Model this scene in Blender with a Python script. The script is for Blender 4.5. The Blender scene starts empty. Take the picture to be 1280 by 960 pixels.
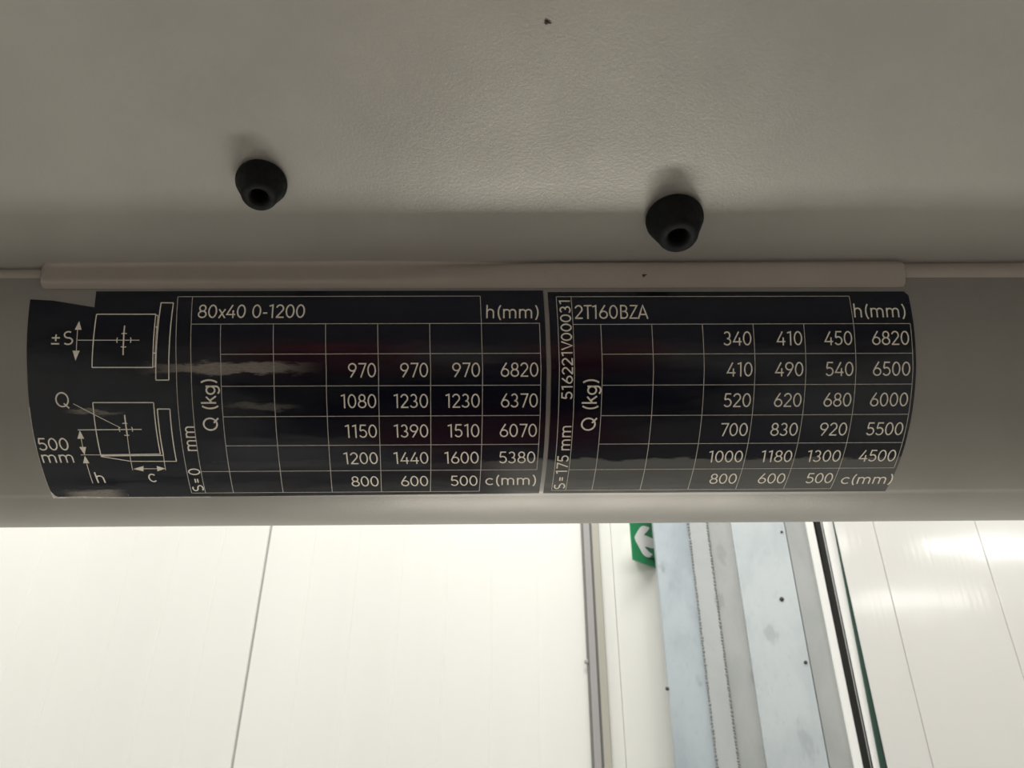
import bpy, math, random
from mathutils import Vector, Matrix
random.seed(7)
D = bpy.data; SC = bpy.context.scene; COL = SC.collection
R_ = math.radians
# ------------------------------------------------------------------ camera, world, lights, exposure
F = 961.0                                   # focal length in pixels of the 1280-wide frame
CAM = Vector((0, 0, 1.95)); PITCH = R_(30)
UP = Vector((0, -math.sin(PITCH), math.cos(PITCH))); FW = Vector((0, math.cos(PITCH), math.sin(PITCH)))
cd = D.cameras.new('camera'); cd.sensor_width = 36; cd.lens = F/1280*36; cd.clip_start = .01
cd.dof.use_dof = True; cd.dof.focus_distance = .255; cd.dof.aperture_fstop = 48
cam = D.objects.new('camera', cd); cam.location = CAM; cam.rotation_euler = (math.pi/2+PITCH, 0, 0)
COL.objects.link(cam); SC.camera = cam
SC.view_settings.view_transform = 'Standard'; SC.view_settings.look = 'None'
SC.view_settings.gamma = 1; SC.view_settings.use_curve_mapping = False
SC.view_settings.exposure = 0.15
wd = D.worlds.new('world'); SC.world = wd; wd.use_nodes = True
wd.node_tree.nodes['Background'].inputs[0].default_value = (.9, .95, 1, 1)
wd.node_tree.nodes['Background'].inputs[1].default_value = .15
def area(name, loc, sx, sy, power, col=(1, .97, .9), rot=(0, 0, 0), spread=math.pi):
    l = D.lights.new(name, 'AREA'); l.shape = 'RECTANGLE'; l.size = sx; l.size_y = sy; l.energy = power; l.color = col; l.spread = spread
    o = D.objects.new(name, l); o.location = loc; o.rotation_euler = rot; COL.objects.link(o); return o
LC = (1, .985, .945)
for x in (-2.6, 0.1, 2.8):                  # the hall's ceiling luminaires, three rows
    area('ceiling_lamp', (x, 1.75, 4.35), 1.5, .16, 46, LC)
for x in (-2.3, .1, 2.5, 4.9):
    area('ceiling_lamp', (x, -2.3, 4.4), 1.5, .16, 40, LC)
    area('ceiling_lamp', (x, -4.3, 4.35), 1.5, .3, 34, LC)

# added light for the guard's underside and shadow edge, in place of floor glare
def glare_at(dist, elev): return (.12, .176+dist*math.cos(R_(elev)), 1.95+.170-dist*math.sin(R_(elev)))
GLARE = glare_at(.95, 47.5)
area('work_lamp_light', GLARE, .55, .085, 3.6, (1, .96, .88), (math.pi+R_(42.5), 0, 0))

# ------------------------------------------------------------------ helpers
def ray(px, py):
    return ((px-640)/F, (480-py)/F)
def c2w(u, v, w): return CAM + Vector((u, 0, 0)) + UP*v + FW*w
ROOTS = {}
def obj(name, verts, faces, mat, parent=None, smooth=False, uv=None, **props):
    base = ROOTS.get(parent.name, Vector((0, 0, 0))) if parent else Vector((0, 0, 0))
    me = D.meshes.new(name)
    me.from_pydata([tuple(Vector(v)-base) for v in verts], [], faces)
    mats = mat if isinstance(mat, (list, tuple)) else [mat]
    for m in mats: me.materials.append(m)
    if smooth:
        for p in me.polygons: p.use_smooth = True
    if uv:
        l = me.uv_layers.new(name='surface')
        for lp in me.loops: l.data[lp.index].uv = uv[lp.vertex_index]
    me.update()
    o = D.objects.new(name, me); COL.objects.link(o)
    if parent: o.parent = parent; ROOTS[o.name] = base
    for k, v in props.items(): o[k] = v
    return o
def empty(name, loc, **props):
    o = D.objects.new(name, None); COL.objects.link(o); o.location = loc; ROOTS[o.name] = Vector(loc)
    for k, v in props.items(): o[k] = v
    return o
def boxm(x0, x1, y0, y1, z0, z1):
    v = [(x, y, z) for z in (z0, z1) for y in (y0, y1) for x in (x0, x1)]
    return v, [(0, 2, 3, 1), (4, 5, 7, 6), (0, 1, 5, 4), (2, 6, 7, 3), (0, 4, 6, 2), (1, 3, 7, 5)]
def box(name, b, mat, parent=None, bev=0, **props):
    v, f = boxm(*b); o = obj(name, v, f, mat, parent, **props)
    if bev:
        m = o.modifiers.new('b', 'BEVEL'); m.width = bev; m.segments = 2
    return o
def merge(parts):
    V, Fc = [], []
    for v, f in parts:
        n = len(V); V += list(v); Fc += [tuple(i+n for i in q) for q in f]
    return V, Fc

# ------------------------------------------------------------------ materials
def lin(c): return tuple(((x/255)/12.92 if x/255 <= .04045 else ((x/255+.055)/1.055)**2.4) for x in c)
class NT:
    def __init__(s, m): s.t = m.node_tree
    def n(s, typ, **kw):
        x = s.t.nodes.new(typ)
        for k, v in kw.items():
            if k.startswith('_'): setattr(x, k[1:], v)
            else:
                key = int(k[1:]) if k[0] == 'i' and k[1:].isdigit() else k.replace('_', ' ')
                if isinstance(v, bpy.types.NodeSocket): s.t.links.new(v, x.inputs[key])
                else: x.inputs[key].default_value = v
        return x
    def math(s, op, a, b=0.0, c=None, clamp=False):
        x = s.n('ShaderNodeMath', _operation=op, i0=a, i1=b); x.use_clamp = clamp
        if c is not None:
            if isinstance(c, bpy.types.NodeSocket): s.t.links.new(c, x.inputs[2])
            else: x.inputs[2].default_value = c
        return x.outputs[0]
    def ramp(s, v, a, b, lo=0., hi=1.):
        x = s.n('ShaderNodeMapRange', Value=v, From_Min=a, From_Max=b, To_Min=lo, To_Max=hi); x.interpolation_type = 'SMOOTHSTEP'
        return x.outputs[0]
    def mix(s, f, a, b):
        x = s.n('ShaderNodeMix', _data_type='RGBA')
        for i, v in ((0, f), (6, a), (7, b)):
            if isinstance(v, bpy.types.NodeSocket): s.t.links.new(v, x.inputs[i])
            else: x.inputs[i].default_value = v if i == 0 else (*v, 1)[:4]
        return x.outputs[2]
    def noise(s, vec, scale, detail=3, rough=.5, dist=0.):
        return s.n('ShaderNodeTexNoise', Vector=vec, Scale=scale, Detail=detail, Roughness=rough, Distortion=dist).outputs['Fac']
    def coord(s, sc=(1, 1, 1)):
        c = s.n('ShaderNodeNewGeometry').outputs['Position']
        return s.n('ShaderNodeMapping', Vector=c, Scale=sc).outputs[0]
def mat(name, rgb, rough=.5, metal=0., spec=.5, coat=0., coat_rough=.1):
    m = D.materials.new(name); m.use_nodes = True
    b = m.node_tree.nodes['Principled BSDF']
    b.inputs['Base Color'].default_value = (*rgb, 1); b.inputs['Roughness'].default_value = rough
    b.inputs['Metallic'].default_value = metal; b.inputs['Specular IOR Level'].default_value = spec
    b.inputs['Coat Weight'].default_value = coat; b.inputs['Coat Roughness'].default_value = coat_rough
    return m, b, NT(m)
def vary(m, b, t, c1, c2, scale, rl=None, bump=0., bscale=400, bdist=.0002, sc=(1, 1, 1), detail=4):
    """mottled colour, mottled gloss and a fine relief"""
    p = t.coord(sc)
    n = t.noise(p, scale, detail, .6)
    t.t.links.new(t.mix(t.ramp(n, .3, .7), c1, c2), b.inputs['Base Color'])
    if rl: t.t.links.new(t.ramp(t.noise(p, scale*2.3, 3), .3, .7, rl[0], rl[1]), b.inputs['Roughness'])
    if bump:
        h = t.noise(p, bscale, 2, .6)
        bp = t.n('ShaderNodeBump', Strength=bump, Distance=bdist, Height=h)
        t.t.links.new(bp.outputs[0], b.inputs['Normal'])
M = {}
def paint(name, c, var, rough, metal=.3):
    m, b, t = mat(name, c, rough, metal, .5)
    c2 = tuple(x*var for x in c)
    vary(m, b, t, c, c2, 14, (rough-.02, rough+.02), .24, 1100, .0002)
    q = t.noise(t.coord((1, 1, 1)), 9, 2); bp = [n_ for n_ in m.node_tree.nodes if n_.bl_idname == 'ShaderNodeBump'][0]
    b2_ = t.n('ShaderNodeBump', Strength=.5, Distance=.004, Height=q); t.t.links.new(b2_.outputs[0], bp.inputs['Normal'])
    M[name] = m
paint('guard_paint', (.27, .258, .228), .88, .43, .15)
paint('roof_paint', (.395, .385, .348), .90, .33, .35)
paint('sealant', (.37, .335, .285), .9, .45, 0)
m, b, t = mat('rubber', (.007, .008, .009), .7, 0, .15); vary(m, b, t, (.007, .008, .009), (.011, .012, .012), 300, (.6, .8), .3, 2500, .0001); M['rubber'] = m
m, b, t = mat('dirt', (.05, .042, .03), .8); vary(m, b, t, (.05, .042, .03), (.03, .026, .02), 800); M['dirt'] = m
m, b, t = mat('ink', (.88, .83, .70), .5, 0, .3); vary(m, b, t, (.88, .83, .70), (.74, .69, .58), 900); M['ink'] = m
m, b, t = mat('ink_line', (.60, .58, .51), .5, 0, .3); vary(m, b, t, (.60, .58, .51), (.46, .44, .38), 700); M['ink_line'] = m
m, b, t = mat('label_edge', (.60, .57, .52), .35); vary(m, b, t, (.60, .57, .52), (.42, .40, .37), 500); M['label_edge'] = m
def wallmat(name, c, c2, rough, coat=0., cr=.1, wave=0., sc=(1, 1, .15), scale=1.5):
    m, b, t = mat(name, c, rough, 0, .5, coat, cr)
    p = t.coord(sc); n = t.noise(p, scale, 4, .6)
    t.t.links.new(t.mix(t.ramp(n, .3, .7), c, c2), b.inputs['Base Color'])
    if wave:
        q = t.coord((1, 1, .02)); h = t.noise(q, 55, 2, .5, .3)
        h2 = t.math('MULTIPLY', t.noise(t.coord((.6, 1, .9)), 3.0, 2), 3.0)
        h = t.math('ADD', h, h2)
        bp = t.n('ShaderNodeBump', Strength=wave, Distance=.002, Height=h)
        t.t.links.new(bp.outputs[0], b.inputs['Normal']); t.t.links.new(bp.outputs[0], b.inputs['Coat Normal'])
    M[name] = m
wallmat('wall_cream', (.79, .79, .75), (.76, .758, .72), .38)
wallmat('wall_joint', (.48, .48, .46), (.44, .44, .42), .6)
wallmat('trim_lilac', (.36, .345, .345), (.33, .32, .32), .4)
wallmat('trim_dark', (.16, .16, .15), (.2, .2, .19), .5)
wallmat('trim_beige', (.43, .42, .36), (.40, .39, .34), .5)
wallmat('door_gloss', (.70, .69, .66), (.67, .66, .64), .30, 1.0, .10, .30)
wallmat('white_strip', (.85, .85, .82), (.8, .8, .78), .4)
wallmat('sign_green', (.035, .30, .125), (.03, .27, .11), .4)
wallmat('sign_white', (.9, .9, .88), (.88, .88, .86), .4)
wallmat('gasket_black', (.01, .01, .01), (.02, .02, .018), .7)
wallmat('gasket_green', (.012, .06, .04), (.01, .045, .03), .4)
wallmat('floor_concrete', (.42, .41, .385), (.36, .355, .33), .35, sc=(1, 1, 1))
wallmat('ceiling_white', (.7, .7, .68), (.66, .66, .64), .7, sc=(1, 1, 1))
wallmat('wall_dim', (.16, .16, .17), (.13, .13, .14), .6)
wallmat('truck_dark', (.03, .03, .032), (.05, .05, .05), .5, sc=(1, 1, 1), scale=6)
wallmat('seat_red', (.20, .035, .035), (.15, .03, .03), .7, sc=(1, 1, 1), scale=9)
wallmat('console_grey', (.20, .19, .175), (.17, .16, .15), .5, sc=(1, 1, 1), scale=5)
wallmat('plate_light', (.60, .60, .57), (.52, .52, .50), .5, sc=(1, 1, 1), scale=5)
wallmat('cover_red', (.62, .05, .045), (.5, .045, .04), .4, sc=(1, 1, 1), scale=5)
def galv(name, c, c2, blot):
    m, b, t = mat(name, c, .42, .25, .5)
    p = t.coord((1, 1, .55))
    n = t.noise(p, 7, 5, .65, .4); g = t.noise(p, 60, 3, .6)
    col = t.mix(t.ramp(n, .35, .68), c, c2)
    s = t.ramp(t.noise(t.coord((1, 1, .5)), 11.3, 3, .6), .64, .72)
    col = t.mix(t.math('MULTIPLY', s, .55), col, blot)
    col = t.mix(t.math('MULTIPLY', t.ramp(g, .55, .8), .25), col, blot)
    t.t.links.new(col, b.inputs['Base Color']); M[name] = m
galv('galv_blue', (.45, .505, .54), (.36, .41, .45), (.25, .285, .30))
galv('galv_grey', (.45, .475, .475), (.40, .425, .43), (.31, .33, .33))
galv('galv_warm', (.40, .415, .405), (.35, .365, .36), (.28, .285, .28))
galv('galv_white', (.53, .575, .59), (.45, .50, .52), (.34, .37, .39))

# ------------------------------------------------------------------ beam surface (s along the beam, t around it)
A_, B_ = .004, .0173                        # the beam is turned a hair against the camera
EV = Vector((1, A_, B_)); EN = EV.length
V0, W0, RB = .0078, .2506, .070
def prof_arc():
    """list of (v, w, nv, nw) starting at the hidden top, round the front, bottom and back"""
    out = []
    def seg(th0, th1, R, n, v, w):
        for i in range(n+1):
            th = th0 + (th1-th0)*i/n
            vv = v - R*(math.sin(th)-math.sin(th0)); ww = w - R*(math.cos(th)-math.cos(th0))
            out.append((vv, ww, math.sin(th), math.cos(th)))
        out_v, out_w = out[-1][0], out[-1][1]
        return out_v, out_w
    th = R_(-24)
    v = V0 - RB*math.sin(th); w = W0 + RB*(1-math.cos(th))
    v, w = seg(th, R_(41), RB, 60, v, w)
    v, w = seg(R_(41), R_(92), .0477, 26, v, w)
    v, w = seg(R_(92), R_(180), .016, 14, v, w)
    return out
def S(s, t, off=0.):
    """surface point, t = arc length below the foremost line"""
    th = t/RB
    v = V0 - (RB+off)*math.sin(th); w = W0 + RB - (RB+off)*math.cos(th)
    return c2w(s/EN, v+s*A_/EN, w+s*B_/EN)
def inv(px, py):
    dx, dv = ray(px, py)
    a, b = dv-dx*A_, 1-dx*B_
    cv, cw = V0, W0+RB
    qa = a*a+b*b; qb = -2*(a*cv+b*cw); qc = cv*cv+cw*cw-RB*RB
    k = (-qb-math.sqrt(qb*qb-4*qa*qc))/(2*qa)
    s = k*dx*EN; v, w = k*a, k*b
    return s, RB*math.asin((V0-v)/RB)

def DT(t):
    """how far the stuck-on print wanders sideways along the arc"""
    K = [(-.024, -.0011), (-.021, -.0009), (-.012, -.00045), (.003, 0), (.018, -.0002), (.029, -.00055), (.038, -.00100), (.048, -.00175), (.056, -.0024)]
    for (a, u), (b, v) in zip(K[:-1], K[1:]):
        if t <= b: return u+(v-u)*(t-a)/(b-a)
    return K[-1][1]

# ------------------------------------------------------------------ the hall
def wx(px, Y): return Y*(px-640)/997.0      # a vertical edge seen at pixel column px (at row 810) in the plane Y
YW = 2.75
box('floor', (-4.2, 7.2, -6, 3.9, -.1, 0), M['floor_concrete'], kind='structure')
box('ceiling', (-4.2, 7.2, -6, 3.9, 4.5, 4.6), M['ceiling_white'], kind='structure')
box('wall_left', (-4.2, -4.1, -6, 3.9, 0, 4.5), M['wall_cream'], kind='structure')
box('wall_right', (7.1, 7.2, -6, 3.9, 0, 4.5), M['wall_cream'], kind='structure')
box('wall_back', (-4.1, 7.1, -6, -5.9, 0, 4.5), M['wall_dim'], kind='structure')
wf = empty('wall_front', (0, YW, 0), kind='structure')
box('joint_backing', (-4.1, wx(773, YW), YW+.006, YW+.10, 0, 4.5), M['wall_joint'], wf)
def ribbed(name, x0, x1, y, z0, z1, n, mt, parent, depth=.0012, gw=.006, th=.006, **kw):
    """sheet-faced panel with shallow pressed grooves"""
    xs = [(x0, th), (x0+.0015, 0)]
    for i in range(1, n):
        x = x0+(x1-x0)*i/n
        xs += [(x-gw, 0), (x, depth), (x+gw, 0)]
    xs += [(x1-.0015, 0), (x1, th)]
    V = []; Fc = []
    for x, d in xs: V += [(x, y+d, z0), (x, y+d, z1)]
    for i in range(len(xs)-1): Fc.append((2*i, 2*i+2, 2*i+3, 2*i+1))
    return obj(name, V, Fc, mt, parent, **kw)
j = wx(314, YW); xr = wx(734, YW)
edges = [j-3*1.16, j-2*1.16, j-1.16, j]
for i in range(len(edges)-1):
    ribbed('wall_panel', max(edges[i], -4.1)+.0038, edges[i+1]-.0038, YW, 0, 4.5, 7, M['wall_cream'], wf)
ribbed('wall_panel', j+.0038, xr-.001, YW, 0, 4.5, 7, M['wall_cream'], wf)
ribbed('wall_panel', wx(756, YW), wx(773, YW), YW, 0, 4.5, 1, M['wall_cream'], wf, th=.002)
# cover trim over the joint
tr = empty('trim_1', (wx(745, YW), YW, 0), kind='structure')
YT = YW-.012
def strip(name, p0, p1, y, d, mt, parent, z0=0, z1=4.5, bev=.0015, **kw):
    return box(name, (wx(p0, y), wx(p1, y), y, y+d, z0, z1), M[mt], parent, bev, **kw)
strip('dark_edge', 733.2, 736.2, YT, .02, 'trim_dark', tr)
strip('cover_profile', 736.2, 745, YT-.004, .02, 'trim_lilac', tr, bev=.003)
strip('groove', 745, 747.4, YT+.003, .02, 'trim_dark', tr)
strip('cover_flange', 747.4, 757, YT, .02, 'trim_beige', tr, bev=.003)
def screw(name, px, py, y, r, mt, parent):
    dx, dv = ray(px, py)
    d = Vector((dx, 0, 0)) + UP*dv + FW; k = y/d.y
    c = CAM + d*k; V = []; n = 12
    rings = [(r, 0), (r, -.002), (r*.7, -.0035), (r*.2, -.004)]
    for rr, dy in rings:
        for i in range(n):
            a = 2*math.pi*i/n; V.append((c.x+rr*math.cos(a), c.y+dy, c.z+rr*math.sin(a)))
    Fc = [(k2*n+i, k2*n+(i+1) % n, (k2+1)*n+(i+1) % n, (k2+1)*n+i) for k2 in range(3) for i in range(n)] + [tuple(range(3*n, 4*n))]
    return obj(name, V, Fc, mt, parent, smooth=True)
screw('screw', 733, 827, YT-.001, .008, M['trim_lilac'], tr)
ribbed('wall_panel', wx(773, YW)+.0004, 1.6, YW+.0015, 0, 4.5, 1, M['wall_cream'], wf, th=.002)
# small exit sign on a wedge bracket: its left edge stands clear of the wall
c45 = math.sqrt(.5); SX0, SY0 = None, YW-.095
def hit_sign(px, py):
    """point of the sign's slanting plane seen at a pixel: (distance along, height)"""
    dx, dv = ray(px, py); d = Vector((dx, 0, 0)) + UP*dv + FW
    n = Vector((c45, -c45, 0)); p0 = Vector((SX0, SY0, 0))
    k = (p0-CAM).dot(n)/d.dot(n); p = CAM+d*k
    return (p-p0).dot(Vector((c45, c45, 0))), p.z
dx, dv = ray(787, 660); SX0 = dx*SY0/((FW+UP*dv).y)
_, sz = hit_sign(789.8, 699.5)
def on_sign(l, out, z): return (SX0+l*c45+out*c45, SY0+l*c45-out*c45, z)
SW = hit_sign(821, 690)[0]+.006; SH = .17
sr = empty('exit_sign', on_sign(0, 0, sz), label='green emergency exit sign with a white arrow pointing left on the cream wall', category='sign')
def slab(name, poly, o0, o1, mt, parent):
    n = len(poly)
    V = [on_sign(a, o0, sz+b) for a, b in poly] + [on_sign(a, o1, sz+b) for a, b in poly]
    Fc = [tuple(range(n, 2*n)), tuple(reversed(range(n)))] + [(i, (i+1) % n, n+(i+1) % n, n+i) for i in range(n)]
    return obj(name, V, Fc, mt, parent)
slab('sign_plate', [(0, 0), (SW, 0), (SW, SH), (0, SH)], 0, .003, M['sign_green'], sr)
def on3(l, y): p = on_sign(l, 0, 0); return p[0], (p[1] if y is None else y)
V = [(*on3(l, y), z) for z in (sz+.03, sz+SH-.03) for l, y in ((.03, None), (SW-.004, None), (SW-.004, YW+.004), (.03, YW+.004))]
obj('wedge_bracket', V, [(3, 2, 1, 0), (4, 5, 6, 7)]+[(i, (i+1) % 4, 4+(i+1) % 4, 4+i) for i in range(4)], M['sign_white'], sr)
head = [(553, 190), (570, 158), (590, 125), (603, 110), (620, 105), (642, 110), (662, 116), (664, 126), (650, 145), (622, 172), (655, 186), (697, 205),
        (700, 240), (699, 270), (690, 278), (642, 262), (630, 266), (660, 300), (686, 318), (684, 328), (672, 330), (672, 341), (655, 344), (634, 335), (612, 315), (590, 272), (562, 222)]
def sp(p):
    l, z = hit_sign(700+p[0]/6, 640+p[1]/6); return (l, z-sz)
slab('arrow', [sp(p) for p in head], .0032, .0042, M['sign_white'], sr)

# steel column / sliding-door frame in front of the wall
YP = 2.62
post = empty('steel_column', (wx(930, YP), YP, 0), label='blotchy galvanized steel column between the exit sign and the glossy white door', category='column')
strip('flange', 831.3, 879, YP, .03, 'galv_blue', post, label='bluish galvanized flange')
strip('welt', 879, 904, YP-.006, .06, 'galv_grey', post)
strip('web', 904, 937, YP, .05, 'galv_warm', post, bev=.004)
strip('cover_plate', 937, 1009, YP-.010, .08, 'galv_white', post, bev=.003)
strip('side_plate', 1009.5, 1038.6, YP-.004, .07, 'galv_warm', post, bev=.002)
strip('edge_profile', 1038.6, 1049, YP-.012, .07, 'white_strip', post, bev=.004)
def chain(p, y):
    parts = []; z = 1.9
    while z < 3.6:
        x = wx(p, y)+random.uniform(-.0007, .0007); r = random.uniform(.0030, .0052); h = random.uniform(.004, .0075)
        v = [(x-r, y, z), (x, y-.003, z-h*.2), (x+r, y, z), (x, y, z+h), (x, y, z-h)]
        parts.append((v, [(0, 4, 1), (4, 2, 1), (2, 3, 1), (3, 0, 1)])); z += h*1.7
    return merge(parts)
for p in (879, 904):
    v, f = chain(p, YP-.0065); obj('weld_bead', v, f, M['trim_dark'], post, kind='stuff')
for px, py, r in ((977, 749, .0075), (977, 665, .0045), (1007, 828, .006), (834, 861, .006)):
    screw('screw', px, py, YP-.0102 if px > 900 else YP-.001, r, M['truck_dark'], post)

# door: seal, strip, gasket and glossy leaf
YD = 2.60
door = empty('door_1', (wx(1300, YD), YD, 0), kind='structure')
def taper(name, px_top, px_bot, y, d, mt, parent):
    """vertical strip whose two edges lean a little: widths given at rows 655 and 955"""
    V = []
    zs = []
    for py in (655, 955):
        dx, dv = ray(700, py); dd = UP*dv+FW; zs.append(CAM.z+dd.z*y/dd.y)
    (a0, b0), (a1, b1) = px_top, px_bot
    def X(px, py):
        dx, dv = ray(px, py); dd = Vector((dx, 0, 0))+UP*dv+FW; return dd.x*y/dd.y
    xa0, xb0, xa1, xb1 = X(a0, 655), X(b0, 655), X(a1, 955), X(b1, 955)
    for z in (0, 4.5):
        f = (z-zs[0])/(zs[1]-zs[0]); f = max(-.6, min(1.6, f))
        xa, xb = xa0+(xa1-xa0)*f, xb0+(xb1-xb0)*f
        V += [(xa, y, z), (xb, y, z), (xb, y+d, z), (xa, y+d, z)]
    return obj(name, V, [(0, 1, 5, 4), (1, 2, 6, 5), (2, 3, 7, 6), (3, 0, 4, 7), (3, 2, 1, 0), (4, 5, 6, 7)], M[mt], parent)
taper('rubber_seal', (1021, 1030.5), (1072, 1093), YD+.03, .02, 'gasket_black', door)
taper('white_strip', (1029, 1047), (1089.5, 1095), YD+.012, .02, 'white_strip', door)
taper('green_gasket', (1045.2, 1049), (1091.5, 1100), YD+.006, .02, 'gasket_green', door)
xs = [wx(1077, YD), wx(1130, YD), wx(1130, YD)+.36, wx(1130, YD)+.72, wx(1130, YD)+1.08, wx(1130, YD)+1.44, 4.6]
for a, b2 in zip(xs[:-1], xs[1:]):
    ribbed('door_panel', a+.0004, b2-.0004, YD, 0, 4.5, 1, M['door_gloss'], door, th=.003)
box('door_core', (xs[0]+.002, xs[-1], YD+.004, YD+.06, 0, 4.5), M['trim_lilac'], door)
box('wall_side', (4.6, 7.1, YD+.05, YD+.12, 0, 4.5), M['wall_cream'], kind='structure')

# ------------------------------------------------------------------ the forklift
lift = empty('forklift', (0, -.2, 0), label='forklift with a grey painted overhead guard carrying two black capacity labels', category='forklift')
SX = .66
def sweep(prof, s0, s1, ns, shift=None):
    V = []
    for i in range(ns+1):
        s = s0+(s1-s0)*i/ns
        p = prof(s) if callable(prof) else prof
        for v, w in p: V.append(c2w(s/EN, v+s*A_/EN, w+s*B_/EN))
    n = len(p)
    Fc = [(i*n+k, (i+1)*n+k, (i+1)*n+k+1, i*n+k+1) for i in range(ns) for k in range(n-1)]
    return V, Fc, n
pa = [(v, w) for v, w, _, _ in prof_arc()]
vb, wb = pa[-1]; vt, wt = pa[0]
prof = pa + [(vb+.02, wb+.004), (vt-.012, wb+.004), (vt+.004, wb), (vt+.006, wt+.008), (vt+.003, wt+.003), (vt, wt)]
V, Fc, n = sweep(prof, -SX, SX, 60)
beam = obj('front_beam', V, Fc, M['guard_paint'], lift, smooth=True)
# rolled lip of the roof sheet, slightly out of line with the beam
def vw(py, w, px=640): return (480-py)/F*w
def lip_y(s):
    f = (s/.34+1)/2
    return 339+(326-339)*f, 356.5+(354-356.5)*f
PD = (.643, -.766)                          # roof sheet direction in the beam's section
PN = (-.766, -.643)                         # its face towards the camera
def lip_c(s):
    a, b2 = lip_y(s); w = .2586; yc = (a+b2)/2
    return vw(yc, w), w, (b2-a)/2/F*w
def lip_prof(s):
    v, w, r = lip_c(s)
    out = []
    for i in range(15):
        a = R_(-100+200*i/14)
        out.append((v-r*math.sin(a), w-r*math.cos(a)*.85))
    return out
V, Fc, n = sweep(lip_prof, -SX, SX, 60)
obj('rolled_lip', V, Fc, M['sealant'], lift, smooth=True)
def roof_prof(s):
    v, w, r = lip_c(s); v += r; w -= .0004
    v0, w0 = v-PD[0]*.0015, w-PD[1]*.0015
    tt = [0, .01, .03, .06, .1, .2, .45, .62, .80]
    f = [(v0+PD[0]*q, w0+PD[1]*q) for q in tt]
    back = [(a-PN[0]*.003, b-PN[1]*.003) for a, b in reversed(f)]
    return f + back + [f[0]]
V, Fc, n = sweep(roof_prof, -SX, SX, 60)
# the roof's dark outline is its own mesh: the sheet
roof = obj('roof_sheet', V, [tuple(reversed(q)) for q in Fc], M['roof_paint'], lift, smooth=False)
# sealing strip between lip and beam, from x=50 to x=1130
s_l, _ = inv(51, 352); s_r, _ = inv(1131, 345)
def seal_prof(s):
    v, w, r = lip_c(s)
    f = (s-s_l)/(s_r-s_l)
    k = max(0, min(1, (f-.36)/.26)); k = k*k*(3-2*k)
    def P(d, o): return (v+r+PD[0]*d+PN[0]*o, w-.0004+PD[1]*d+PN[1]*o)
    th = R_(-20.0); bot = (V0-(RB+.0002)*math.sin(th), W0+RB-(RB+.0002)*math.cos(th))
    def C(y, ww): return (vw(y, ww), ww)
    left = [P(.0026, .00002), P(.0014, .0002), C(337, .2562), C(344, .2555), C(350.4, .2546), C(352.5, .2551), (bot[0]+.0012, bot[1]+.0003)]
    right = [P(.0012, .00002), P(.0004, .0001), C(327.0, .2560), C(331, .2552), C(340, .2549), C(350, .2548), (bot[0]+.0012, bot[1]+.0002)]
    return [(a[0]*(1-k)+b2[0]*k, a[1]*(1-k)+b2[1]*k) for a, b2 in zip(left, right)] + [bot]
V, Fc, n = sweep(seal_prof, s_l, s_r, 120)
V2 = V; caps = [tuple(range(n)), tuple(reversed(range(len(V)-n, len(V))))]
o = obj('sealing_strip', V2, Fc+caps, M['sealant'], lift, smooth=False)
m_ = o.modifiers.new('b', 'SUBSURF'); m_.levels = m_.render_levels = 1
for p in o.data.polygons: p.use_smooth = True

# rubber plugs on the roof sheet
def roof_hit(px, py):
    dx, dv = ray(px, py); a, b2 = dv-dx*A_, 1-dx*B_
    s = .25*dx
    for _ in range(6):
        v0, w0, r = lip_c(s); v0 += r; w0 -= .0004
        k = (v0*PN[0]+w0*PN[1])/(a*PN[0]+b2*PN[1]); s = k*dx*EN
    return s, k*a, k*b2
def frame(s, v, w): return c2w(s/EN, v+s*A_/EN, w+s*B_/EN)
def plug(px, py, r0, sc, h, tip):
    s, v, w = roof_hit(px, py)
    C = frame(s, v, w)
    nrm = (UP*PN[0]+FW*PN[1]+Vector((sc, 0, 0))).normalized(); ex = Vector((1, 0, 0)); ey = nrm.cross(ex).normalized(); ex = ey.cross(nrm)
    pr = [(r0*.93, -.0005), (r0*.985, .0004), (r0, .0012), (r0*.99, .0022), (tip*1.05, h*.82), (tip, h*.93), (tip*.93, h), (tip*.62, h+.0001), (tip*.55, h-.0003), (tip*.5, h-.001)]
    ns = 40
    V = [C+(ex*math.cos(2*math.pi*i/ns)+ey*math.sin(2*math.pi*i/ns))*r+nrm*z for r, z in pr for i in range(ns)]
    Fc = [(k*ns+i, k*ns+(i+1) % ns, (k+1)*ns+(i+1) % ns, (k+1)*ns+i) for k in range(len(pr)-1) for i in range(ns)]
    o = obj('rubber_plug', V, Fc, M['rubber'], lift, smooth=True)
    pr2 = [(tip*.5, h-.001), (tip*.48, h-.006)]
    V = [C+(ex*math.cos(2*math.pi*i/ns)+ey*math.sin(2*math.pi*i/ns))*r+nrm*z for r, z in pr2 for i in range(ns)]
    obj('bore', V, [(i, (i+1) % ns, ns+(i+1) % ns, ns+i) for i in range(ns)]+[tuple(range(ns, 2*ns))], M['rubber'], o, smooth=False)
    return o
plug(327.5, 225, .0075, .10, .0086, .0051)
plug(842.5, 271, .0091, .0, .0103, .0062)
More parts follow.
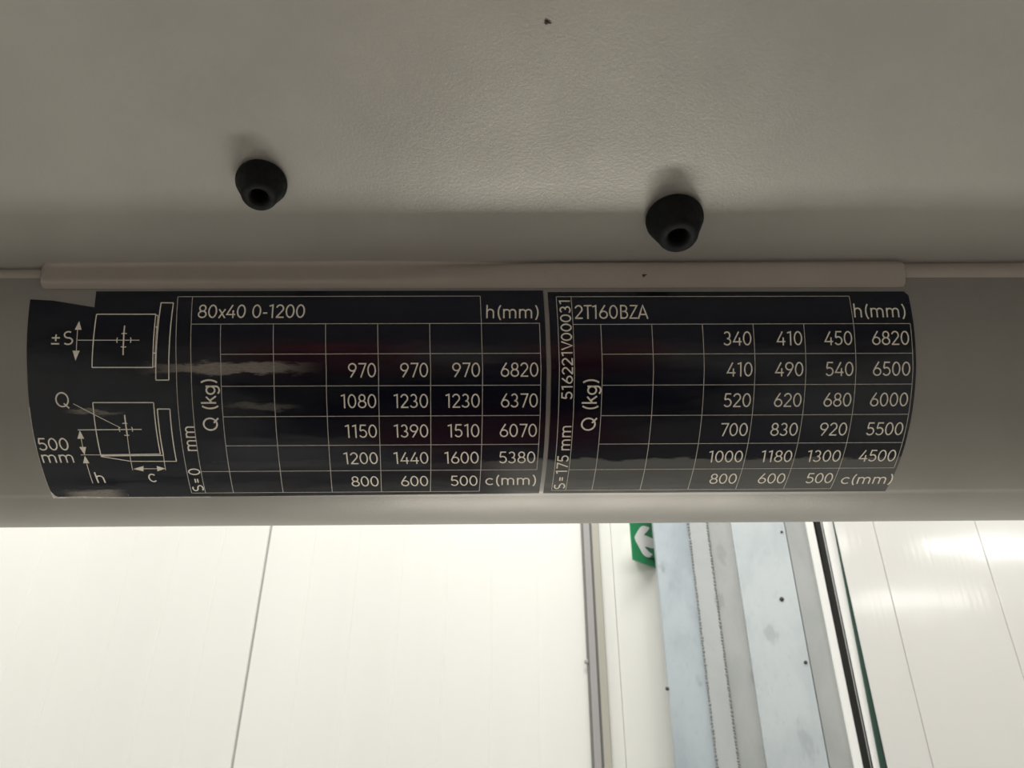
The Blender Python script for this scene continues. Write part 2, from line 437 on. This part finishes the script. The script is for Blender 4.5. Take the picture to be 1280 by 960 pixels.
def speck(px, py, on_roof, size, ang):
    pts = [(-1, -.3), (-.5, .8), (.1, .5), (1.3, -.2), (1.6, -.5), (.4, -.5), (-.3, -.9)]
    if on_roof:
        s, v, w = roof_hit(px, py); nrm = (UP*PN[0]+FW*PN[1]).normalized()
        C = frame(s, v, w)+nrm*.0003
    else:
        dx, dv = ray(px, py); k = .2538; nrm = (-FW*.97+UP*.2).normalized(); C = c2w(dx*k, dv*k, k)
    ex = Vector((1, 0, 0)); ey = nrm.cross(ex)*-1
    if ey.dot(UP) < 0: ey = -ey
    V = [C+nrm*.0003]+[C+(ex*(a*math.cos(ang)-b*math.sin(ang))+ey*(a*math.sin(ang)+b*math.cos(ang)))*size for a, b in pts]
    n = len(pts)
    obj('dirt_speck', V, [(0, 1+i, 1+(i+1) % n) for i in range(n)], M['dirt'], lift)
speck(684, 27, True, .0008, 0)
speck(805, 344, False, .0007, .5)

# ------------------------------------------------------------------ capacity labels
def label_mat():
    m, b, t = mat('label_black', (.004, .005, .011), .14, 0, .36, .0)
    uv = t.n('ShaderNodeUVMap'); uv.uv_map = 'surface'
    sep = t.n('ShaderNodeSeparateXYZ', Vector=uv.outputs[0]); s, q = sep.outputs[0], sep.outputs[1]
    uvm = t.n('ShaderNodeMapping', Vector=uv.outputs[0], Scale=(60, 260, 1)).outputs[0]
    edge = t.math('MULTIPLY', t.math('SUBTRACT', t.noise(uvm, 1.6, 5, .65), .5), .006)
    qe = t.math('ADD', q, edge)
    def band(a0, a1, t0, t1, soft=.0006, softs=.012):
        m1 = t.math('MULTIPLY', t.ramp(qe, t0-soft, t0+soft), t.ramp(qe, t1-soft, t1+soft, 1, 0))
        m2 = t.math('MULTIPLY', t.ramp(s, a0-softs, a0+softs), t.ramp(s, a1-softs, a1+softs, 1, 0))
        return t.math('MULTIPLY', m1, m2)
    def I(x, y): return inv(x, y)
    # pale, rougher ragged streaks crossing the left label and below
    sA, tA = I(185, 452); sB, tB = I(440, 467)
    streak = t.math('MULTIPLY', band(sA+.006, sB-.02, tA+.0007, tB-.0002), .55)
    sA, tA = I(290, 505); sB, tB = I(362, 512)
    sc2 = t.math('MULTIPLY', band(sA, sB, tA, tB, .0005, .006), .22)
    sA, tA = I(90, 513); sB, tB = I(148, 517)
    sc3 = t.math('MULTIPLY', band(sA, sB, tA, tB, .0003, .004), .35)
    # reflected sheen painted as haze along the lower rows, heavier on the right label
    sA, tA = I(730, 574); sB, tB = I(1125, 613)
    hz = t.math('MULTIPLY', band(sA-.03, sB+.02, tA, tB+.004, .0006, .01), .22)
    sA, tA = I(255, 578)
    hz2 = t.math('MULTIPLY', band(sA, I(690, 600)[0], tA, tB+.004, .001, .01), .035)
    sA, tA = I(88, 614)
    sc4 = t.math('MULTIPLY', band(sA, I(150, 618)[0], tA-.0004, tA+.006, .0008, .004), .5)  # worn patch at the left label's lower corner
    fine = t.noise(uvm, 9, 4, .7)
    allm = t.math('ADD', t.math('ADD', streak, sc2), t.math('ADD', sc3, sc4), clamp=True)
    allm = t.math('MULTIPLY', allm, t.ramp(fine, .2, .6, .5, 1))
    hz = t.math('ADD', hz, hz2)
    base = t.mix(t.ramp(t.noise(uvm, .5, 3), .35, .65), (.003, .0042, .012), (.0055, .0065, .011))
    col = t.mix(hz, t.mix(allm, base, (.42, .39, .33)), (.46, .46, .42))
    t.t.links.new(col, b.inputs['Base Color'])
    rg = t.ramp(t.noise(uvm, .7, 4), .3, .7, .12, .24)
    t.t.links.new(t.math('ADD', rg, t.math('MULTIPLY', allm, .4)), b.inputs['Roughness'])
    h = t.noise(t.n('ShaderNodeMapping', Vector=uv.outputs[0], Scale=(40, 130, 1)).outputs[0], 1.0, 2)
    bp = t.n('ShaderNodeBump', Strength=.35, Distance=.0006, Height=h); t.t.links.new(bp.outputs[0], b.inputs['Normal'])
    return m
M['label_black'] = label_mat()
def patch(sfun0, sfun1, tfun0, tfun1, ns, nt, off, skirt=True):
    """a patch of the beam's surface between four boundary functions"""
    V, UV, Fc = [], [], []
    for jx in range(nt+1):
        for i in range(ns+1):
            a, b2 = i/ns, jx/nt
            tt = tfun0(a)+(tfun1(a)-tfun0(a))*b2
            ss = sfun0(b2)+(sfun1(b2)-sfun0(b2))*a
            ss += DT(tt); V.append(S(ss, tt, off)); UV.append((ss, tt))
    for jx in range(nt):
        for i in range(ns):
            k = jx*(ns+1)+i; Fc.append((k, k+ns+1, k+ns+2, k+1))
    if skirt:
        ring = [i for i in range(ns+1)]+[jx*(ns+1)+ns for jx in range(1, nt+1)]+[nt*(ns+1)+i for i in range(ns-1, -1, -1)]+[jx*(ns+1) for jx in range(nt-1, 0, -1)]
        top = []
        for k in ring: top.append(len(V)); V.append(V[k]); UV.append(UV[k])
        n0 = len(V)
        for k in ring:
            ss, tt = UV[k]; V.append(S(ss, tt, -.0002)); UV.append((ss, tt))
        m_ = len(ring)
        for i in range(m_): Fc.append((top[i], top[(i+1) % m_], n0+(i+1) % m_, n0+i))
    return V, Fc, UV
def joinp(ps):
    V, Fc, UV = [], [], []
    for v, f, u in ps:
        n = len(V); V += v; UV += u; Fc += [tuple(i+n for i in q) for q in f]
    return V, Fc, UV
OFF = .00022; INK = .00030
def lerp_list(pts):
    """piecewise-linear function on 0..1 from (a, value) pairs"""
    def f(a):
        for (a0, v0), (a1, v1) in zip(pts[:-1], pts[1:]):
            if a <= a1: return v0+(v1-v0)*(a-a0)/(a1-a0)
        return pts[-1][1]
    return f
# left label
LT = inv(400, 364)[1]; LB = inv(400, 619)[1]
sL, sN, sR_ = inv(34.5, 460)[0], inv(121.5, 372)[0]+.0005, inv(683.2, 480)[0]
tN0, tN1, tN2 = inv(46, 374.5)[1], inv(72, 376)[1], inv(121, 384.5)[1]
bl = inv(69, 622)
bl_t = inv(72, 622)[1]
ps = [patch(lambda b: sL, lambda b: sN, lerp_list([(0, tN0), (.35, tN1), (1, tN2)]), lerp_list([(0, bl_t-.0035), (.03, bl_t-.0014), (.08, bl_t-.0006), (.5, bl_t-.0008), (.75, bl_t-.0005), (1, bl_t-.0003)]), 24, 50, OFF),
      patch(lambda b: sN, lambda b: sR_, lambda a: LT, lerp_list([(0, bl_t-.0003), (.3, LB+.0001), (1, inv(676, 616)[1])]), 60, 50, OFF)]
V, Fc, UV = joinp(ps)
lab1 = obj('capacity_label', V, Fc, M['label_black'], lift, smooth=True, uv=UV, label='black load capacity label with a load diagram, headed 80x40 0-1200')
# pale laminate rim that peeps out at the lower left
ps = [patch(lambda b: sL-.0004+.0002*b, lambda b: sL+.01, lambda a: tN1+.035, lambda a: bl_t+.0003, 2, 20, .00010),
      patch(lambda b: sL+.004, lambda b: inv(270, 620)[0], lambda a: LB-.003, lambda a: bl_t+.0003, 10, 2, .00010),
      patch(lambda b: inv(330, 620)[0], lambda b: inv(640, 620)[0], lambda a: LB-.003, lambda a: LB+.00028, 10, 2, .00010)]
V, Fc, UV = joinp(ps); obj('laminate_rim', V, Fc, M['label_edge'], lab1, smooth=True)
# right label
T0 = inv(900, 365)[1]; s0_, s1_ = inv(689, 470)[0], inv(1144.5, 470)[0]
tb0, tb1 = inv(690, 616)[1], inv(1100, 613.5)[1]
ps = [patch(lambda b: s0_, lambda b: s1_-(.0012 if b < .02 else 0), lambda a: T0, lambda a: tb0+(tb1-tb0)*a, 60, 50, OFF)]
V, Fc, UV = joinp(ps)
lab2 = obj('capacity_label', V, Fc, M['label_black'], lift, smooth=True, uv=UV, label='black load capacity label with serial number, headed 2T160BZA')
# ---- drawing on the curved surface
def ribbon(pts, w, closed=False, off=INK, warp=False):
    """flat strip of width w along a polyline in (s, t), subdivided to follow the curve"""
    P = []
    for (a, b) in zip(pts[:-1], pts[1:]):
        d = math.hypot(b[0]-a[0], b[1]-a[1]); k = max(1, int(abs(b[1]-a[1])/.0015))
        for i in range(k): P.append((a[0]+(b[0]-a[0])*i/k, a[1]+(b[1]-a[1])*i/k))
    P.append(pts[-1])
    V, Fc = [], []; n = len(P)
    for i, p in enumerate(P):
        if closed: a, b = P[(i-1) % (n-1)] if i else P[n-2], P[i+1] if i < n-1 else P[1]
        else: a, b = P[max(0, i-1)], P[min(n-1, i+1)]
        # mitre from neighbouring directions
        d1 = Vector((p[0]-a[0], p[1]-a[1])); d2 = Vector((b[0]-p[0], b[1]-p[1]))
        if d1.length < 1e-9: d1 = d2
        if d2.length < 1e-9: d2 = d1
        d1 = d1.normalized(); d2 = d2.normalized(); d = d1+d2
        if d.length < .2: d = d2
        d.normalize(); c = max(.6, d.dot(d2)); nx, ny = -d.y*w/2/c, d.x*w/2/c
        e = DT(p[1]) if warp else 0
        V += [S(p[0]+nx+e, p[1]+ny, off), S(p[0]-nx+e, p[1]-ny, off)]
    for i in range(n-1): Fc.append((2*i, 2*i+2, 2*i+3, 2*i+1))
    return V, Fc
def arc(cx, cy, rx, ry, a0, a1, n=14):
    return [(cx+rx*math.cos(R_(a0+(a1-a0)*i/n)), cy+ry*math.sin(R_(a0+(a1-a0)*i/n))) for i in range(n+1)]
def lines(*p): return list(p)
# monoline letters, cap height 1, centre lines; value = (advance, strokes)
G = {
 '0': (.70, [arc(.31, .5, .25, .45, 0, 360, 28)]),
 '1': (.50, [[(.06, .87), (.29, .95), (.29, .0)]]),
 '2': (.66, [arc(.28, .69, .23, .26, 165, -28, 14)+[(.06, .05)], [(.03, .05), (.56, .05)]]),
 '3': (.66, [arc(.26, .71, .20, .24, 150, -90, 14), arc(.26, .27, .24, .22, 90, -155, 16)]),
 '4': (.70, [[(.42, .97), (.05, .26), (.62, .26)], [(.47, .56), (.47, 0)]]),
 '5': (.66, [[(.52, .95), (.15, .95), (.09, .56)], [(.09, .54)]+arc(.28, .32, .25, .27, 125, -150, 18)]),
 '6': (.68, [[(.42, .99), (.12, .50)], arc(.31, .30, .25, .25, 0, 360, 24)]),
 '7': (.64, [[(.04, .95), (.54, .95), (.20, .0)]]),
 '8': (.68, [arc(.31, .73, .20, .22, 0, 360, 22), arc(.31, .28, .25, .23, 0, 360, 24)]),
 '9': (.68, [[(.18, .01), (.49, .50)], arc(.30, .70, .25, .25, 0, 360, 24)]),
 'h': (.66, [[(.10, 1.0), (.10, 0)], arc(.30, .42, .20, .24, 175, 0, 10)+[(.50, 0)]]),
 'm': (.98, [[(.10, .68), (.10, 0)], arc(.28, .44, .18, .20, 175, 0, 10)+[(.46, 0)], arc(.64, .44, .18, .20, 175, 0, 10)+[(.82, 0)]]),
 'c': (.62, [arc(.33, .34, .25, .29, 45, 315, 18)]),
 '(': (.38, [arc(.52, .42, .38, .68, 128, 232, 12)]),
 ')': (.38, [arc(-.14, .42, .38, .68, 52, -52, 12)]),
 'k': (.56, [[(.10, 1.02), (.10, 0)], [(.47, .66), (.12, .30)], [(.24, .41), (.50, 0)]]),
 'g': (.66, [arc(.30, .34, .23, .28, 0, 360, 22), [(.53, .66), (.53, 0)]+arc(.30, -.02, .23, .22, 0, -150, 12)]),
 'Q': (.92, [arc(.42, .5, .37, .45, 0, 360, 30), [(.50, .26), (.80, -.06)]]),
 'S': (.62, [arc(.29, .72, .21, .22, 50, 265, 14)+arc(.29, .27, .24, .23, 80, -140, 16)]),
 '=': (.60, [[(.08, .58), (.48, .58)], [(.08, .36), (.48, .36)]]),
 '~': (.70, [[(.10, .50), (.54, .50)], [(.32, .74), (.32, .26)], [(.08, .08), (.52, .08)]]),
 'x': (.52, [[(.04, .66), (.46, 0)], [(.46, .66), (.04, 0)]]),
 '-': (.38, [[(.04, .36), (.32, .36)]]),
 'T': (.50, [[(-.02, .95), (.52, .95)], [(.25, .95), (.25, 0)]]),
 'B': (.68, [[(.12, 0), (.12, .95), (.32, .95)]+arc(.33, .74, .18, .21, 90, -90, 10)+[(.12, .53)], [(.12, .53), (.34, .53)]+arc(.34, .29, .22, .24, 90, -90, 12)+[(.12, .05)]]),
 'Z': (.60, [[(.06, .95), (.54, .95), (.05, .05), (.56, .05)]]),
 'A': (.70, [[(.02, 0), (.34, .97), (.66, 0)], [(.13, .31), (.55, .31)]]),
 'V': (.66, [[(.02, 1), (.32, .02), (.62, 1)]]),
 ' ': (.34, []),
}
def layout(txt, track=0.):
    x = 0; out = []; xmin, xmax = 9, 0
    for ch in txt:
        adv, st = G[ch]
        for p in st:
            q = [(a+x, b) for a, b in p]; out.append(q)
            xmin = min(xmin, min(a for a, b in q)); xmax = max(xmax, max(a for a, b in q))
        x += adv+track
    return out, xmin, xmax
CAP = .00470
def text(acc, txt, base, xl=None, xr=None, cap=CAP, sw=.00045):
    """base/xl/xr in surface units; fits the width when both ends are given"""
    st, a, b = layout(txt)
    if xl is not None and xr is not None: k = (xr-xl-sw)/(b-a); ox = xl+sw/2
    else:
        k = cap
        ox = xl+sw/2 if xl is not None else xr-sw/2-(b-a)*k
    for p in st:
        q = [(ox+(x-a)*k, base-y*cap) for x, y in p]
        cl = len(p) > 18 and math.hypot(p[0][0]-p[-1][0], p[0][1]-p[-1][1]) < 1e-4
        acc.append(ribbon(q, sw, cl))
def vtext(acc, txt, s_base, t_bot, t_top, cap, sw=.00046):
    st, a, b = layout(txt); k = (t_bot-t_top-sw)/(b-a)
    for p in st:
        q = [(s_base-y*cap+DT(t_bot-(x-a)*k), t_bot-sw/2-(x-a)*k) for x, y in p]
        cl = len(p) > 18 and math.hypot(p[0][0]-p[-1][0], p[0][1]-p[-1][1]) < 1e-4
        acc.append(ribbon(q, sw, cl))
def table(lab, cols, rows, body, top_right_open=True):
    g = []; lw = .00021
    c, r = cols, rows
    def h(i, a, b): g.append(ribbon([(c[a], r[i]), (c[b], r[i])], lw, warp=True))
    def v(k, i0, i1): g.append(ribbon([(c[k], r[i0]), (c[k], r[i1])], lw, warp=True))
    h(0, 0, 7); h(1, 1, 8)
    for i in (2, 3, 4, 5): h(i, 2, 8)
    h(6, 1, 8); h(7, 0, 7)
    v(0, 0, 7); v(1, 0, 7)
    for k in (2, 3, 4, 5, 6): v(k, 1, 7)
    v(7, 0, 7); v(8, 1, 6)
    V, Fc = merge(g); obj('table_grid', V, Fc, M['ink_line'], lab)
    tx = []
    for i, row in enumerate(body):
        bottom = r[i+2]
        for k, word in enumerate(row):
            if word: text(tx, word, bottom-.0027, xr=c[5+k]-.00085+DT(bottom-.005))
    return tx
def px_text(acc, txt, x0, x1, y, cap_px, sw=.00048):
    a, ta = inv(x0, y); b, tb = inv(x1, y); ttop = inv((x0+x1)/2, y-cap_px)[1]
    text(acc, txt, ta, xl=a, xr=b, cap=(ta-ttop), sw=sw)
cols = [inv(x, 476)[0] for x in (221.5, 240, 277, 343, 408.3, 473.6, 538.6, 603.4, 676.2)]
rows = [inv(475, y)[1] for y in (370.8, 404.8, 442.3, 482, 519.8, 555.8, 587.5, 614)]
tx = table(lab1, cols, rows, [['', '', '', ''], ['970', '970', '970', '6820'], ['1080', '1230', '1230', '6370'], ['1150', '1390', '1510', '6070'], ['1200', '1440', '1600', '5380'], ['800', '600', '500', '']])
px_text(tx, '80x40 0-1200', 247.3, 381, 398, 17.0)
px_text(tx, 'h(mm)', 607.8, 673.3, 398.2, 16.8); px_text(tx, 'c(mm)', 606.8, 669.8, 605.6, 13.2)
tt = lambda x, y: inv(x, y)[1]
vtext(tx, 'Q (kg)', inv(271, 500)[0], tt(270, 538), tt(262, 474), CAP*1.03, .00055)
sb = cols[1]-.0003
vtext(tx, 'S', sb, tt(250, 613), tt(250, 605.6), .0038); vtext(tx, '=', sb, tt(250, 603.2), tt(250, 597.2), .0038); vtext(tx, '0', sb, tt(250, 593), tt(246, 585), .0040)
vtext(tx, 'mm', sb+.0002, tt(240, 563.2), tt(240, 532.6), .0045)
px_text(tx, '~S', 63.6, 91.8, 431.3, 17.5); px_text(tx, 'Q', 70.8, 88, 509, 19.2)
px_text(tx, '500', 50.2, 88, 562.6, 15.6); px_text(tx, 'mm', 54.8, 94, 577.9, 15)
px_text(tx, 'h', 122.8, 133, 602.8, 13.3); px_text(tx, 'c', 187.8, 197.4, 602, 16)
V, Fc = merge(tx); obj('lettering', V, Fc, M['ink'], lab1)
dg = []
def pl(*p, w=.00036): dg.append(ribbon([inv(*q) for q in p], w))
def tri(*p):
    q = [inv(*a) for a in p]; dg.append(([S(a, b, INK) for a, b in q], [(0, 1, 2)]))
pl((98, 408), (96, 443), w=.00022); tri((99.7, 401.6), (94, 412.4), (102.5, 412.4)); tri((95, 451), (91.3, 438.5), (100.3, 438.5))
pl((97.8, 425.4), (174.7, 425.4), w=.00022)
def frame_px(pts, w=.00034):
    pts = pts+[pts[0]]
    for a, b in zip(pts[:-1], pts[1:]): pl(a, b, w=w)
frame_px([(121.3, 393.1), (195.3, 393.1), (191.6, 459.3), (115.6, 459.3)])
pl((198, 394.5), (194.2, 458.5), w=.0002); pl((195.3, 394.5), (198, 394.5), w=.0002); pl((195, 409), (198, 409)); pl((192.5, 441.5), (195.5, 441.5))
pl((191.6, 458.3), (194.4, 458.3), w=.0002)
frame_px([(201.9, 378.9), (217.3, 379), (211.6, 475), (195.3, 475)])
pl((156.3, 407.2), (154.4, 443.8), w=.00042)
def ring(cx, cy, r):
    c, q = inv(cx, cy); rr = r*.000263
    for a in (0, 90, 180, 270): dg.append(ribbon(arc(c, q, rr, rr, a-22, a+22, 6), .0003))
ring(155.4, 425.4, 8.6)
frame_px([(116.6, 503), (192.5, 503), (201, 567), (126.5, 568)])
pl((92.2, 504.4), (151.3, 534.4), w=.00022)
pl((97.8, 537), (177.5, 536.3), w=.0003); pl((156.3, 518.4), (159.7, 543.8), w=.00045); pl((159.7, 543.8), (166.3, 587), w=.0002)
ring(157.8, 536.3, 8.2)
pl((101.6, 568), (126.5, 568), w=.0002); pl((126.5, 570), (164.4, 576), (221, 576), w=.0003); pl((221, 576), (212.8, 511), w=.00034); pl((212.8, 511), (197.2, 511)); pl((197.2, 511), (204.7, 568)); pl((204.7, 568), (207.5, 587), w=.0002); pl((126.5, 569.3), (204.5, 568.6))
tri((100.3, 537.4), (97.4, 547.9), (105.9, 547.9)); pl((102, 547), (104.3, 560), w=.00022); tri((106.3, 568), (99.7, 558.2), (108.1, 558.2))
tri((106.6, 569), (104.4, 578.4), (112.4, 578.4)); pl((108.5, 577), (116.6, 603.4), w=.00022)
tri((167.2, 585.6), (179.8, 581.8), (179.8, 588.4)); tri((207.5, 585), (196.3, 581.8), (197.2, 588.4)); pl((178, 585.3), (198, 585.2), w=.00022)
V, Fc = merge(dg); obj('load_diagram', V, Fc, M['ink'], lab1)

cols = [inv(x, 476)[0] for x in (699.2, 718, 752.7, 816.5, 879.8, 943.2, 1006.6, 1069, 1140)]
rows = [inv(x, y)[1] for x, y in ((880, 371), (900, 405.3), (945, 442.2), (945, 480.7), (940, 518.4), (937, 553.6), (930, 585.2), (900, 610.8))]
tx = table(lab2, cols, rows, [['340', '410', '450', '6820'], ['410', '490', '540', '6500'], ['520', '620', '680', '6000'], ['700', '830', '920', '5500'], ['1000', '1180', '1300', '4500'], ['800', '600', '500', '']])
px_text(tx, '2T160BZA', 717.8, 810.5, 399, 17.4)
px_text(tx, 'h(mm)', 1067.5, 1132, 397, 17.2); px_text(tx, 'c(mm)', 1049.5, 1113, 604.2, 12.8)
vtext(tx, 'Q (kg)', inv(746.5, 500)[0], tt(740, 538), tt(740, 474), CAP*1.03, .00055)
sb = cols[1]-.0005
vtext(tx, 'S', sb, tt(700, 610.5), tt(700, 603.3), .0038); vtext(tx, '=', sb, tt(700, 600.8), tt(700, 595.2), .0036)
vtext(tx, '175', sb, tt(700, 592), tt(700, 568.7), .0038); vtext(tx, 'mm', sb+.0001, tt(705, 562.3), tt(705, 532), .0042)
vtext(tx, '516221V00031', sb, tt(705, 499), tt(705, 376), .0036)
V, Fc = merge(tx); obj('lettering', V, Fc, M['ink'], lab2)

# ------------------------------------------------------------------ rest of the truck, outside the frame, that carries the guard, plus unseen pieces added for reflections
def bar(name, p0, p1, w, mt, parent):
    p0, p1 = Vector(p0), Vector(p1); d = (p1-p0).normalized(); a = d.orthogonal().normalized(); b2 = d.cross(a)
    V = [p+a*x*w+b2*y*w for p in (p0, p1) for x, y in ((-1, -1), (1, -1), (1, 1), (-1, 1))]
    return obj(name, V, [(3, 2, 1, 0), (4, 5, 6, 7)]+[(i, (i+1) % 4, 4+(i+1) % 4, 4+i) for i in range(4)], M[mt], parent)
for sgn in (-1, 1):
    bar('guard_post', (sgn*.63, .235, 2.09), (sgn*.60, .62, .75), .028, 'guard_paint', lift)
    bar('guard_post', (sgn*.62, -.56, 2.24), (sgn*.58, -.9, .95), .028, 'guard_paint', lift)
box('truck_body', (-.58, .58, -1.45, -.70, .12, 1.15), M['truck_dark'], lift, .05)
box('truck_floor', (-.58, .58, -.62, .72, .12, .42), M['truck_dark'], lift, .03)
box('dashboard', (-.56, .56, .42, .70, .42, .82), M['truck_dark'], lift, .04)
box('lamp_bar', (GLARE[0]-.50, GLARE[0]+.50, GLARE[1]+.012, GLARE[1]+.05, GLARE[2]-.06, GLARE[2]-.012), M['truck_dark'], lift, .004)  # unseen housing made up for the added light
for sx in (-.40, .62): bar('lamp_bracket', (sx, GLARE[1]+.03, GLARE[2]-.04), (sx*.85, .62, .80), .012, 'truck_dark', lift)  # unseen mounts, made up with that housing
con = box('side_console', (-.02, .60, -.35, .62, .80, .98), M['console_grey'], lift, .04)  # unseen block added for the roof sheet to mirror
box('console_edge', (-.11, -.021, -.35, .62, .82, .985), M['seat_red'], con, .03)  # red edge added to tint the roof sheet's reflection pink
for o_ in (con, ): o_.rotation_euler = (0, 0, R_(0))
box('foot_plate', (-.57, -.12, -.1, .60, .70, .74), M['plate_light'], lift, .01)  # unseen pale plate added below to brighten the roof sheet's reflection
unseen_red_seat = box('seat', (-.24, .26, -.45, .12, .85, 1.0), M['seat_red'], lift, .05)  # put in red to tint what the roof reflects
box('seat_base', (-.22, .24, -.5, .1, .42, .86), M['truck_dark'], unseen_red_seat, .03)
box('backrest', (-.34, .34, -.60, -.47, .95, 1.48), M['truck_dark'], unseen_red_seat, .05)
for hx in ((-.52, -.20), (.11, .36)): box('tank_cover', (*hx, -1.30, -.98, 1.15, 1.60), M['cover_red'], lift, .03)  # unseen red blocks added to redden the labels' reflections
for sgn in (-1, 1):
    for y in (.35, -.95):
        V = []; ns = 24
        for x in (sgn*.56-.09, sgn*.56+.09):
            for r in (.27, .12): V += [(x, y+r*math.cos(2*math.pi*i/ns), .27+r*math.sin(2*math.pi*i/ns)) for i in range(ns)]
        q = lambda a, b2: [(a*ns+i, a*ns+(i+1) % ns, b2*ns+(i+1) % ns, b2*ns+i) for i in range(ns)]
        obj('wheel', V, q(0, 2)+q(1, 0)+q(2, 3)+q(3, 1), M['rubber'], lift, smooth=False)
